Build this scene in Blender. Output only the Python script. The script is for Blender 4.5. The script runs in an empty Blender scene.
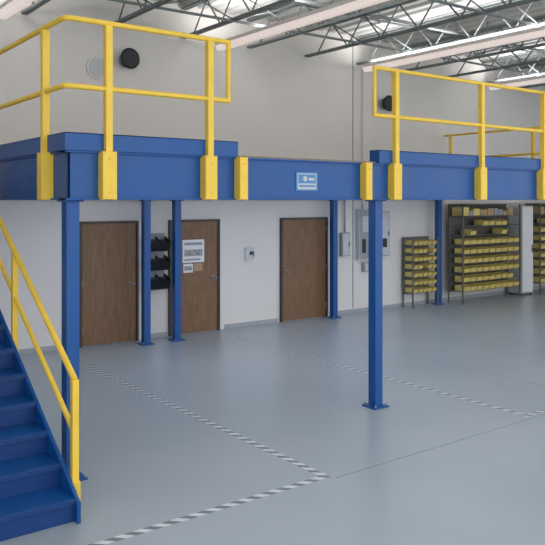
import bpy, bmesh, math, random
from mathutils import Vector, Matrix
random.seed(4)
S=bpy.context.scene
try: S.view_settings.view_transform='Standard'
except Exception: pass

# ---------- materials ----------
def lin(c):
    return tuple(((v/255)/12.92 if v/255<=.04045 else ((v/255+.055)/1.055)**2.4) for v in c)+(1,)
def mat(name,rgb,rough=.5,metal=0,var=.08,scale=6,rgb2=None,bump=0,stretch=(1,1,1),emit=0,rvar=0):
    m=bpy.data.materials.new(name); m.use_nodes=True
    nt=m.node_tree; b=nt.nodes['Principled BSDF']
    b.inputs['Roughness'].default_value=rough; b.inputs['Metallic'].default_value=metal
    tc=nt.nodes.new('ShaderNodeTexCoord'); mp=nt.nodes.new('ShaderNodeMapping')
    mp.inputs['Scale'].default_value=stretch
    n=nt.nodes.new('ShaderNodeTexNoise'); n.inputs['Scale'].default_value=scale; n.inputs['Detail'].default_value=5
    r=nt.nodes.new('ShaderNodeValToRGB')
    c=lin(rgb)
    c2=lin(rgb2) if rgb2 else tuple(v*(1-var) for v in c[:3])+(1,)
    r.color_ramp.elements[0].position=.3; r.color_ramp.elements[1].position=.7
    r.color_ramp.elements[0].color=c2; r.color_ramp.elements[1].color=c
    L=nt.links.new
    L(tc.outputs['Object'],mp.inputs['Vector']); L(mp.outputs['Vector'],n.inputs['Vector'])
    L(n.outputs['Fac'],r.inputs['Fac']); L(r.outputs['Color'],b.inputs['Base Color'])
    if rvar:
        mr=nt.nodes.new('ShaderNodeMapRange'); mr.inputs['To Min'].default_value=rough-rvar; mr.inputs['To Max'].default_value=rough+rvar
        L(n.outputs['Fac'],mr.inputs['Value']); L(mr.outputs['Result'],b.inputs['Roughness'])
    if bump:
        bp=nt.nodes.new('ShaderNodeBump'); bp.inputs['Strength'].default_value=bump; bp.inputs['Distance'].default_value=.01
        L(n.outputs['Fac'],bp.inputs['Height']); L(bp.outputs['Normal'],b.inputs['Normal'])
    if emit:
        b.inputs['Emission Color'].default_value=c; b.inputs['Emission Strength'].default_value=emit
    return m
BLUE=mat('blue_paint',(0,80,150),.42,var=.15,scale=3.5,rvar=.12)
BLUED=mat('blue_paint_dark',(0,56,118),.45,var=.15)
YEL=mat('yellow_paint',(246,206,72),.45,var=.1,scale=7,rvar=.1)
STEEL=mat('galvanised_steel',(150,155,160),.4,.6)
WALL=mat('painted_wall',(224,221,217),.8,var=.04,scale=1.2)
CEIL=mat('roof_deck',(196,198,198),.7,var=.06)
JOIST=mat('joist_primer',(112,122,124),.6)
WOOD=mat('door_wood',(134,101,70),.5,rgb2=(108,80,56),scale=5,stretch=(9,9,.7))
FRAME=mat('door_frame_paint',(66,56,50),.5)
BLACK=mat('black_plastic',(28,30,34),.45)
WHITE=mat('white_paper',(225,228,230),.7,var=.03)
FIX=mat('fixture_enamel',(220,212,208),.5,var=.03)
GREY=mat('grey_cabinet',(150,156,162),.5)
GREYL=mat('light_grey_cabinet',(196,200,204),.5)
BIN=mat('bin_yellow',(228,206,120),.55,var=.15)
RACK=mat('rack_steel',(104,104,96),.5)
BOX=mat('cardboard',(176,150,112),.8)
TUBE=mat('fluorescent_lens',(246,230,225),.4,var=.01,emit=.5)
TUBE2=mat('cool_fluorescent_lens',(230,238,255),.4,var=.01,emit=7.5)
SIGNB=mat('sign_blue',(70,135,190),.4)
PHOTO=mat('print_ink',(90,110,135),.6,rgb2=(190,185,170),scale=25)
DECK=mat('deck_board',(150,140,120),.7)
JOINT=mat('joint_dark',(134,141,145),.6)
RUB=mat('baseboard_vinyl',(165,170,176),.6)

def floor_mat():
    m=bpy.data.materials.new('sealed_concrete'); m.use_nodes=True
    nt=m.node_tree; b=nt.nodes['Principled BSDF']; L=nt.links.new
    tc=nt.nodes.new('ShaderNodeTexCoord')
    a=nt.nodes.new('ShaderNodeTexNoise'); a.inputs['Scale'].default_value=.5; a.inputs['Detail'].default_value=2; a.inputs['Roughness'].default_value=.5
    r=nt.nodes.new('ShaderNodeValToRGB')
    r.color_ramp.elements[0].position=.25; r.color_ramp.elements[0].color=lin((156,166,172))
    r.color_ramp.elements[1].position=.8; r.color_ramp.elements[1].color=lin((170,179,184))
    L(tc.outputs['Object'],a.inputs['Vector']); L(a.outputs['Fac'],r.inputs['Fac'])
    L(r.outputs['Color'],b.inputs['Base Color'])
    b.inputs['Roughness'].default_value=.3
    return m
FLOOR=floor_mat()
def tape_mat(name):
    m=bpy.data.materials.new(name); m.use_nodes=True
    nt=m.node_tree; b=nt.nodes['Principled BSDF']; L=nt.links.new
    tc=nt.nodes.new('ShaderNodeTexCoord'); sp=nt.nodes.new('ShaderNodeSeparateXYZ')
    L(tc.outputs['Object'],sp.inputs[0])
    ad=nt.nodes.new('ShaderNodeMath'); ad.operation='ADD'
    L(sp.outputs['X'],ad.inputs[0]); L(sp.outputs['Y'],ad.inputs[1])
    mu=nt.nodes.new('ShaderNodeMath'); mu.operation='MULTIPLY'; mu.inputs[1].default_value=6.5; L(ad.outputs[0],mu.inputs[0])
    fr=nt.nodes.new('ShaderNodeMath'); fr.operation='FRACT'; L(mu.outputs[0],fr.inputs[0])
    gt=nt.nodes.new('ShaderNodeMath'); gt.operation='GREATER_THAN'; gt.inputs[1].default_value=.5; L(fr.outputs[0],gt.inputs[0])
    mx=nt.nodes.new('ShaderNodeMix'); mx.data_type='RGBA'
    mx.inputs['A'].default_value=lin((110,118,123)); mx.inputs['B'].default_value=lin((218,222,224))
    L(gt.outputs[0],mx.inputs['Factor']); L(mx.outputs['Result'],b.inputs['Base Color'])
    b.inputs['Roughness'].default_value=.4
    return m
TAPE=tape_mat('hazard_tape')

# ---------- builder ----------
class B:
    def __init__(s): s.bm=bmesh.new(); s.m=[]
    def mi(s,m):
        if m not in s.m: s.m.append(m)
        return s.m.index(m)
    def box(s,x0,x1,y0,y1,z0,z1,m):
        v=[s.bm.verts.new(p) for p in [(x0,y0,z0),(x1,y0,z0),(x1,y1,z0),(x0,y1,z0),(x0,y0,z1),(x1,y0,z1),(x1,y1,z1),(x0,y1,z1)]]
        i=s.mi(m)
        for f in [(3,2,1,0),(4,5,6,7),(0,1,5,4),(1,2,6,5),(2,3,7,6),(3,0,4,7)]:
            s.bm.faces.new([v[k] for k in f]).material_index=i
    def prism(s,pts,d,m):
        d=Vector(d); a=[s.bm.verts.new(p) for p in pts]; b=[s.bm.verts.new(Vector(p)+d) for p in pts]
        i=s.mi(m); n=len(pts); fs=[s.bm.faces.new(a[::-1]),s.bm.faces.new(b)]
        for k in range(n): fs.append(s.bm.faces.new([a[k],a[(k+1)%n],b[(k+1)%n],b[k]]))
        for f in fs: f.material_index=i
    def cyl(s,p0,p1,r,m,n=12,r1=None,smooth=True):
        p0=Vector(p0);p1=Vector(p1);d=(p1-p0); q=d.to_track_quat('Z','Y'); r1=r if r1 is None else r1
        A=[];C=[]
        for k in range(n):
            t=2*math.pi*k/n; o=Vector((math.cos(t),math.sin(t),0))
            A.append(s.bm.verts.new(p0+q@(o*r))); C.append(s.bm.verts.new(p1+q@(o*r1)))
        i=s.mi(m)
        s.bm.faces.new(A[::-1]).material_index=i; s.bm.faces.new(C).material_index=i
        for k in range(n):
            f=s.bm.faces.new([A[k],A[(k+1)%n],C[(k+1)%n],C[k]]); f.material_index=i; f.smooth=smooth
    def sph(s,c,r,m):
        g=bmesh.ops.create_uvsphere(s.bm,u_segments=12,v_segments=8,radius=r,matrix=Matrix.Translation(c)); i=s.mi(m)
        for v in g['verts']:
            for f in v.link_faces: f.material_index=i; f.smooth=True
    def tube(s,pts,r,m):
        for a,b in zip(pts[:-1],pts[1:]): s.cyl(a,b,r,m)
        for p in pts[1:-1]: s.sph(p,r,m)
    def done(s,name,parent=None,bevel=0):
        bmesh.ops.recalc_face_normals(s.bm,faces=s.bm.faces)
        me=bpy.data.meshes.new(name); s.bm.to_mesh(me); s.bm.free()
        for m in s.m: me.materials.append(m)
        o=bpy.data.objects.new(name,me); S.collection.objects.link(o)
        if parent: o.parent=parent
        if bevel:
            md=o.modifiers.new('bevel','BEVEL'); md.width=bevel; md.segments=2; md.limit_method='ANGLE'
        return o
def empty(name):
    e=bpy.data.objects.new(name,None); S.collection.objects.link(e); return e

WY=11.65; HZ=2.45; YN=0.5
# ---------- room ----------
b=B(); b.box(-5,19.5,-6,WY+.2,-.2,0,FLOOR); b.done('floor')
b=B(); b.box(-5,19.5,WY,WY+.2,0,6.05,WALL); b.done('wall_back')
b=B(); b.box(-5.2,-5,2,WY+.2,0,6.05,WALL); b.done('wall_left')
b=B(); b.box(19.5,19.7,2,WY+.2,0,6.05,WALL); b.done('wall_right')
b=B()
x=-5.2
prof=[]
while x<19.7:
    prof+= [(x,6.0),(x+.12,6.0),(x+.16,6.05),(x+.28,6.05)]; x+=.32
for i in range(len(prof)-1):
    a,c=prof[i],prof[i+1]
    v=[b.bm.verts.new(p) for p in [(a[0],YN,a[1]),(c[0],YN,c[1]),(c[0],WY+.2,c[1]),(a[0],WY+.2,a[1])]]
    b.bm.faces.new(v).material_index=b.mi(CEIL)
b.box(-5.2,19.7,YN,WY+.2,6.06,6.2,CEIL)
b.done('ceiling')
J=empty('ceiling_joists')
xs=[-3.5+1.45*i for i in range(16)]
for k,xx in enumerate(xs):
    b=B(); zt=5.97; zb=5.42
    for z in (zt-.03,zb):
        b.box(xx-.05,xx-.01,YN,WY,z-.02,z+.02,JOIST); b.box(xx+.01,xx+.05,YN,WY,z-.02,z+.02,JOIST)
    y=YN; up=True
    while y<WY-.5:
        b.cyl((xx,y,zb if up else zt-.03),(xx,y+.45,zt-.03 if up else zb),.015,JOIST,n=6); y+=.45; up=not up
    b.done('joist_%d'%(k+1),J)
b=B()
for y in (1.6,4.4,7.2,10.0):
    for z in (5.40,5.9):
        b.box(-5,19.5,y-.018,y+.018,z-.018,z+.018,JOIST)
    for xx in xs[:-1]:
        b.cyl((xx,y,5.42),(xx+1.45,y,5.9),.012,JOIST,n=6); b.cyl((xx,y,5.9),(xx+1.45,y,5.42),.012,JOIST,n=6)
b.done('bridging',J)
b=B(); b.tube([(-5,9.0,5.62),(19.5,9.0,5.62)],.03,STEEL)
for xx in range(-3,19,3): b.cyl((xx,9.0,5.62),(xx,9.0,5.99),.01,STEEL,n=6); b.cyl((xx,9.0,5.62),(xx,9.0,5.5),.02,STEEL,n=8)
b.done('sprinkler_pipe')
for k,xx in enumerate((-.6,3.3,7.2,10.9,15.2)):
    b=B()
    b.box(xx-.10,xx+.10,YN,11.3,5.27,5.33,FIX)
    b.prism([(xx-.10,YN,5.27),(xx+.10,YN,5.27),(xx+.05,YN,5.19),(xx-.05,YN,5.19)],(0,11.3-YN,0),TUBE)
    for y in (1.6,4.4,7.2,10.0): b.cyl((xx,y,5.33),(xx,y,5.38),.01,STEEL,n=6)
    o=b.done('fluorescent_strip_light')
    ld=bpy.data.lights.new('fill_uplight','AREA'); ld.shape='RECTANGLE'; ld.size=.18; ld.size_y=10.6; ld.energy=155; ld.color=(1,.96,.92)  # hidden lamp added above each strip, facing up to brighten the roof deck
    lo=bpy.data.objects.new('fill_uplight',ld); S.collection.objects.link(lo); lo.parent=o
    lo.location=(xx,5.9,5.345); lo.rotation_euler=(math.pi,0,0)

b=B()
for a,c in ((-5,4.6),(5.83,6.30),(7.53,8.8),(10.24,19.5)):
    b.box(a,c,WY-.012,WY,0,.08,RUB)
b.done('baseboard_back')
b=B()
for xx in (10.85,): b.box(xx-.012,xx+.012,WY-.006,WY,0.1,5.95,JOINT)
b.done('trim_1')

def door(n,x0,x1,h,knob_left):
    b=B(); f=.04; E=WY-.001
    b.box(x0,x0+f,WY-.06,E,0,h,FRAME); b.box(x1-f,x1,WY-.06,E,0,h,FRAME); b.box(x0+f,x1-f,WY-.06,E,h-f,h,FRAME)
    b.box(x0+f+.006,x1-f-.006,WY-.035,E,.012,h-f-.006,WOOD)
    kx=x0+.14 if knob_left else x1-.14
    b.cyl((kx,WY-.035,1.0),(kx,WY-.045,1.0),.04,STEEL); b.cyl((kx,WY-.045,1.0),(kx,WY-.09,1.0),.014,STEEL); b.sph((kx,WY-.11,1.0),.032,STEEL)
    hx=x1-f-.01 if knob_left else x0+f+.01
    for z in (.25,1.05,1.85): b.cyl((hx,WY-.045,z-.05),(hx,WY-.045,z+.05),.01,STEEL,n=8)
    b.done('door_%d'%n)
door(1,4.65,5.72,2.09,False)
door(2,6.33,7.40,2.09,False)
door(3,8.85,10.09,2.09,True)
b=B(); y=WY-.036
b.box(6.60,7.06,y-.006,y,1.30,1.72,WHITE); b.box(6.64,7.02,y-.008,y-.006,1.42,1.54,PHOTO)
b.box(6.64,7.02,y-.008,y-.006,1.62,1.67,GREY); b.box(6.64,6.98,y-.008,y-.006,1.34,1.37,GREY)
b.box(6.62,6.82,y-.006,y,1.12,1.28,WHITE); b.box(6.84,7.02,y-.006,y,1.14,1.28,BOX); b.box(6.64,6.80,y-.008,y-.006,1.16,1.24,PHOTO)
b.done('notice_poster')

# ---------- mezzanine ----------
M=empty('mezzanine_platform')
X0,X1=2.34,13.6; Y0,Y1=6.10,11.6
cols=[(2.40,6.2),(6.14,6.2),(9.98,6.2),(13.5,6.2),(5.66,11.2),(6.25,11.2),(10.06,11.38),(13.35,11.4),(2.42,11.2)]
w=.06
for k,(x,y) in enumerate(cols):
    b=B(); b.box(x-w,x+w,y-w,y+w,.015,HZ,BLUE)
    b.box(x-.115,x+.115,y-.115,y+.115,0,.018,BLUE)
    b.box(x-.09,x+.09,y-.09,y+.09,HZ-.015,HZ,BLUE)
    for dx in(-.09,.09):
        for dy in(-.09,.09): b.cyl((x+dx,y+dy,.015),(x+dx,y+dy,.045),.014,STEEL,n=6)
    for s in (-1,1):
        b.prism([(x+s*w,y-.005,.018),(x+s*.105,y-.005,.018),(x+s*w,y-.005,.08)],(0,.01,0),BLUE)
    b.done('column_%d'%(k+1),M,.004)
ZB=HZ; ZT=2.88; ZC=3.035
b=B()
b.box(X0,X1,Y0,Y0+.02,ZB,ZT,BLUE)
b.box(X0-.03,X1,Y0-.03,Y0+.14,ZB,ZB+.018,BLUE); b.box(X0-.03,X1,Y0-.03,Y0+.14,ZT-.018,ZT,BLUE)
b.box(X0,X0+.02,Y0,Y1,ZB,ZT,BLUE)
b.box(X0-.03,X0+.12,Y0,Y1,ZB,ZB+.018,BLUE); b.box(X0-.03,X0+.12,Y0,Y1,ZT-.018,ZT,BLUE)
b.box(X1-.02,X1,Y0,Y1,ZB,ZT,BLUE); b.box(X1-.12,X1+.03,Y0,Y1,ZB,ZB+.018,BLUE); b.box(X1-.12,X1+.03,Y0,Y1,ZT-.018,ZT,BLUE)
b.box(X0,X1,Y1-.3,Y1-.28,ZB,ZT,BLUE); b.box(X0,X1,Y1-.36,Y1-.2,ZB,ZB+.018,BLUE)
b.done('perimeter_beams',M,.003)
b=B()
x=3.0
while x<X1-.3:
    b.box(x,x+.01,Y0+.15,Y1-.3,2.62,2.84,BLUE); b.box(x-.03,x+.04,Y0+.15,Y1-.3,2.62,2.63,BLUE); x+=.62
b.done('deck_joists',M)
b=B(); b.box(X0+.02,X1-.02,Y0+.02,Y1,2.84,2.90,DECK); b.done('deck_floor',M)
b=B()
for a,c in ((X0-.045,4.08),(6.06,X1+.04)):
    b.box(a,c,Y0-.045,Y0+.0,ZT,ZC,BLUE)
    b.box(a,c,Y0-.045,Y0+.10,ZC-.012,ZC,BLUE)
b.box(4.04,4.08,Y0,Y0+.25,ZT,ZC,BLUE); b.box(6.06,6.10,Y0,Y0+.12,ZT,ZC,BLUE)
b.box(X0-.045,X0,Y0,10.1,ZT,ZC,BLUE); b.box(X0-.045,X0+.1,Y0,10.1,ZC-.012,ZC,BLUE)
b.box(X1,X1+.045,Y0,Y1,ZT,ZC,BLUE)
b.done('toe_plates',M,.003)
b=B()
for k,y in enumerate((7.2,8.6,10.0)):
    b.box(3.0,13.0,y-.08,y+.08,2.54,2.60,WHITE); b.box(3.0,13.0,y-.07,y+.07,2.515,2.54,TUBE2)
b.done('underdeck_lights',M)
b=B(); sx=5.0; yy=Y0-.001
b.box(sx-.15,sx+.15,yy-.008,yy,2.55,2.75,SIGNB); b.box(sx-.13,sx+.13,yy-.010,yy-.008,2.565,2.735,GREYL)
b.box(sx-.12,sx+.12,yy-.012,yy-.010,2.63,2.725,SIGNB)
b.cyl((sx-.03,yy-.012,2.68),(sx-.03,yy-.014,2.68),.03,GREYL); b.box(sx+.02,sx+.10,yy-.014,yy-.012,2.66,2.69,GREYL); b.box(sx-.11,sx+.11,yy-.012,yy-.010,2.59,2.61,SIGNB)
b.done('maker_sign',M)

# railing
ZR=4.01; ZM=3.43; r=.025
G=empty('guard_railing')
PY=Y0-.065; PX=X0-.055
def post(b,x,y):
    h=.032
    b.box(x-h,x+h,y-h,y+h,ZB+.03,ZR-.02,YEL)
def socket(b,x,ax,hw=.06,z1=ZT+.0):
    if ax=='f':
        for s in(-1,1): b.box(x+s*hw-.007,x+s*hw+.007,Y0-.105,Y0,ZB,z1,YEL)
        b.box(x-hw,x+hw,Y0-.108,Y0-.098,ZB+.005,z1-.005,YEL)
        b.box(x-hw,x+hw,Y0-.1,Y0-.0,ZB+.005,ZB+.02,YEL)
        for z in(ZB+.07,z1-.07): b.cyl((x,Y0-.108,z),(x,Y0-.118,z),.012,YEL,n=6)
    else:
        for s in(-1,1): b.box(X0-.105,X0,x+s*hw-.007,x+s*hw+.007,ZB,z1,YEL)
        b.box(X0-.108,X0-.098,x-hw,x+hw,ZB+.005,z1-.005,YEL)
b=B()
for x in (2.68,3.73): post(b,x,PY); socket(b,x,'f')
for y in (6.52,8.3,10.0): post(b,PX,y); socket(b,y,'l')
c=.06
b.tube([(PX,10.0,ZR),(PX,PY+c,ZR),(PX+c*.3,PY+c*.3,ZR),(PX+c,PY,ZR),(3.95,PY,ZR),(3.95,PY,ZM),(PX+c,PY,ZM),(PX+c*.3,PY+c*.3,ZM),(PX,PY+c,ZM),(PX,10.0,ZM)],r,YEL)
b.done('left_rail_section',G,.003)
b=B()
for x in (6.31,7.92,9.32,11.0,12.6): post(b,x,PY); socket(b,x,'f')
RX=X1+.07
b.tube([(RX,11.5,ZM),(RX,PY+c,ZM),(RX-c,PY,ZM),(5.96,PY,ZM),(5.96,PY,ZR-.03),(RX-c,PY,ZR-.03),(RX,PY+c,ZR-.03),(RX,11.5,ZR-.03)],r,YEL)
for y in (6.9,9.1,11.3): b.box(RX-.03,RX+.03,y-.03,y+.03,ZB+.03,ZR-.03,YEL)
b.done('right_rail_section',G,.003)
b=B()
for x in (4.11,5.84): socket(b,x,'f',.042)
b.done('gate_sockets',G,.003)

# ---------- stairs ----------
ST=empty('staircase')
n=16; rise=2.88/n; run=.295; ys=5.33; sx0,sx1=1.06,2.10
b=B()
for k in range(n):
    y=ys+k*run; z=rise*(k+1)
    b.box(sx0,sx1,y,y+run+.03,z-.035,z,BLUE)
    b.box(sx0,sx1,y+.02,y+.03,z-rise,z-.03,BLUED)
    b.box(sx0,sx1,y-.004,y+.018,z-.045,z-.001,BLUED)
b.done('treads',ST,.003)
b=B()
sl=rise/run; yt=ys+n*run
for xx in (sx0-.03,sx1):
    b.prism([(xx,ys-.04,0),(xx,ys-.04,rise-.02),(xx,yt,2.88+.10),(xx,yt,2.88-.28),(xx,ys+.30,0)],(.03,0,0),BLUE)
b.done('stringers',ST,.003)
b=B(); b.box(sx0-.03,X0-.12,yt,yt+1.0,2.84,2.88,BLUE); b.box(sx0-.03,sx0,yt,yt+1.0,2.6,2.84,BLUE)
for yy in (yt+.1,yt+.9): b.box(sx0,sx0+.1,yy-.05,yy+.05,0,2.84,BLUE)
b.done('landing',ST)
b=B()
yb=5.50
zt=lambda y: 1.045+(y-yb)*sl
for xx in (sx1+.062,sx0-.062):
    b.box(xx-.027,xx+.027,yb-.027,yb+.027,.0,zt(yb),YEL)
    b.box(xx-.036,xx+.036,yb-.036,yb+.036,0,.25,YEL)
    for y in (7.0,8.6):
        b.box(xx-.027,xx+.027,y-.027,y+.027,zt(y)-1.0,zt(y),YEL)
    ye=yt-.05
    b.tube([(xx,yb,zt(yb)),(xx,ye,zt(ye))],.025,YEL); b.tube([(xx,yb,zt(yb)-.42),(xx,ye,zt(ye)-.42)],.022,YEL)
    b.box(xx-.027,xx+.027,ye-.027,ye+.027,zt(ye)-1.0,zt(ye),YEL)
b.done('handrails',ST,.003)

# ---------- floor marks ----------
b=B()
def tape(x0,x1,y0,y1): b.box(x0,x1,y0,y1,.0005,.002,TAPE)
tape(4.19,4.26,4.93,11.0); tape(1.6,4.26,4.86,4.93); tape(7.22,7.28,4.96,10.9); tape(7.22,12,4.88,4.94)
b.done('floor_tape')
b=B(); b.box(4.28,19.4,4.81,4.820,.0003,.0012,JOINT); b.box(8.6,8.608,-5,11.6,.0003,.0012,JOINT); b.done('trim_2')

# ---------- wall items ----------
b=B()
ox0,ox1=5.85,6.24; E=WY-.001
b.box(ox0,ox1,WY-.03,E,.85,1.86,GREY)
for k in range(3):
    z=.88+k*.335
    b.prism([(ox0,WY-.03,z),(ox0,WY-.20,z),(ox0,WY-.28,z+.17),(ox0,WY-.26,z+.17),(ox0,WY-.19,z+.02),(ox0,WY-.03,z+.02)],(ox1-ox0,0,0),BLACK)
    for xx in (ox0,ox0+.2,ox1-.01):
        b.prism([(xx,WY-.03,z),(xx,WY-.20,z),(xx,WY-.28,z+.17),(xx,WY-.03,z+.26)],(.01,0,0),BLACK)
    b.box(ox0+.03,ox1-.05,WY-.18,WY-.05,z+.02,z+.2,BLACK)
b.done('wall_bin_organizer')
def wallbox(x0,x1,z0,z1,d,m):
    b=B(); b.box(x0,x1,WY-d,E,z0,z1,m); e=.02
    b.box(x0+e,x1-e,WY-d-.008,WY-d,z0+e,z1-e,GREYL if m is not GREYL else GREY)
    b.box(x1-.05,x1-.035,WY-d-.02,WY-d-.008,(z0+z1)/2-.05,(z0+z1)/2+.05,BLACK)
    return b
b=wallbox(8.0,8.2,1.27,1.53,.07,WHITE); b.cyl((8.1,WY-.078,1.42),(8.1,WY-.09,1.42),.04,BLACK); b.done('wall_thermostat',None,.004)
b=wallbox(10.45,10.68,1.25,1.75,.1,GREY); b.cyl((10.57,WY-.05,1.75),(10.57,WY-.05,2.9),.015,STEEL); b.done('disconnect_switch')
b=wallbox(10.92,11.28,1.15,2.25,.13,GREYL); b.cyl((11.1,WY-.05,2.25),(11.1,WY-.05,5.3),.015,FIX)
b.box(11.0,11.1,WY-.15,WY-.138,1.3,1.6,BLACK); b.box(11.0,11.2,WY-.15,WY-.138,1.75,2.1,GREYL); b.done('electrical_panel')
b=wallbox(11.36,11.85,1.2,2.2,.13,GREY); b.box(11.45,11.6,WY-.15,WY-.138,1.8,2.1,WHITE); b.box(11.63,11.75,WY-.15,WY-.138,1.4,1.6,BLACK); b.done('electrical_panel')
b=wallbox(11.1,11.5,.88,1.08,.1,GREY); b.done('junction_box')
for x,z in ((5.48,4.87),(11.75,4.6)):
    b=B(); b.cyl((x,E,z),(x,WY-.1,z),.12,GREY,n=20); b.cyl((x,WY-.1,z),(x,WY-.22,z),.13,BLACK,n=28,r1=.18); b.cyl((x,WY-.22,z),(x,WY-.235,z),.18,BLACK,n=28,r1=.15); b.done('wall_speaker')
x,z=4.98,4.69
b=B(); b.cyl((x,E,z),(x,WY-.03,z),.2,WALL,n=28); b.cyl((x,WY-.03,z),(x,WY-.05,z),.16,GREYL,n=28); b.done('round_wall_vent')

# ---------- racks ----------
def rack(x0,x1,h,rows,cols,z0,pitch,y0,y1,top=False):
    b=B(); p=.03
    for x in (x0,x1-p):
        for y in (y0,y1-p): b.box(x,x+p,y,y+p,0,h,RACK)
    b.box(x0,x1,y1-.02,y1-.012,z0-.05,h,RACK)
    bw=(x1-x0-2*p-.02)/cols
    for r_ in range(rows):
        z=z0+r_*pitch
        b.box(x0+p,x1-p,y0+.05,y1-.03,z-.015,z,RACK)
        for c_ in range(cols):
            if random.random()<(.06 if z<1.6 else .55): continue
            xa=x0+p+.01+c_*bw+.014; xb=xa+bw-.028; h_=pitch*.56
            ya=y0+.0; yb=min(ya+.3,y1-.03)
            for xx in (xa,xb-.005):
                b.prism([(xx,ya+.03,z),(xx,ya,z+h_*.75),(xx,ya+.08,z+h_),(xx,yb,z+h_),(xx,yb,z)],(.005,0,0),BIN)
            b.prism([(xa,ya+.03,z),(xa,ya,z+h_*.75),(xa,ya+.006,z+h_*.75),(xa,ya+.036,z)],(xb-xa,0,0),BIN)
            b.box(xa,xb,yb-.006,yb,z,z+h_,BIN); b.box(xa,xb,ya+.03,yb,z,z+.005,BIN)
            b.box(xa+.01,xb-.01,ya+.05,yb-.02,z+.005,z+h_*random.uniform(.3,.6),random.choice((STEEL,BLACK,BOX)))
    if top:
        b.box(x0,x1,y0,y1,h-.02,h,RACK)
    return b
b=rack(12.34,13.2,1.60,7,5,.34,.18,11.27,11.6); b.done('small_parts_rack')
def big(x0,x1,cols):
    b=rack(x0,x1,2.36,8,cols,.3,.22,11.0,11.45,top=True)
    xx=x0+.06; z=2.08
    b.box(x0,x1,11.0,11.45,z-.02,z,RACK)
    while xx<x1-.3:
        ww=random.uniform(.12,.28); b.box(xx,xx+ww,11.05,11.38,z,z+random.uniform(.1,.2),random.choice((BOX,GREY,BIN,BOX,BOX))); xx+=ww+.02
    b.done('large_parts_rack')
big(13.75,16.0,9)
b=B(); b.box(16.2,16.68,11.1,11.5,.06,2.3,GREYL); b.box(16.22,16.66,11.09,11.1,.1,2.26,WHITE)
for xx in(16.22,16.6):
    for yy in (11.12,11.46): b.box(xx,xx+.04,yy,yy+.04,0,.06,BLACK)
b.box(16.6,16.62,11.06,11.09,1.1,1.3,STEEL); b.done('metal_locker')
big(16.85,18.6,7)

# ---------- world + camera ----------
W=bpy.data.worlds.new('world'); S.world=W; W.use_nodes=True
bg=W.node_tree.nodes['Background']; bg.inputs[0].default_value=lin((241,243,247)); bg.inputs[1].default_value=2.05
cam=bpy.data.cameras.new('camera'); co=bpy.data.objects.new('camera',cam); S.collection.objects.link(co); S.camera=co
f=728; cam.sensor_width=36; cam.lens=f/545*36; cam.shift_y=-72.5/545
yaw=math.atan2(272+270,728)
co.location=(0,0,2.45); co.rotation_euler=(math.pi/2,0,-yaw)
cam.clip_end=100
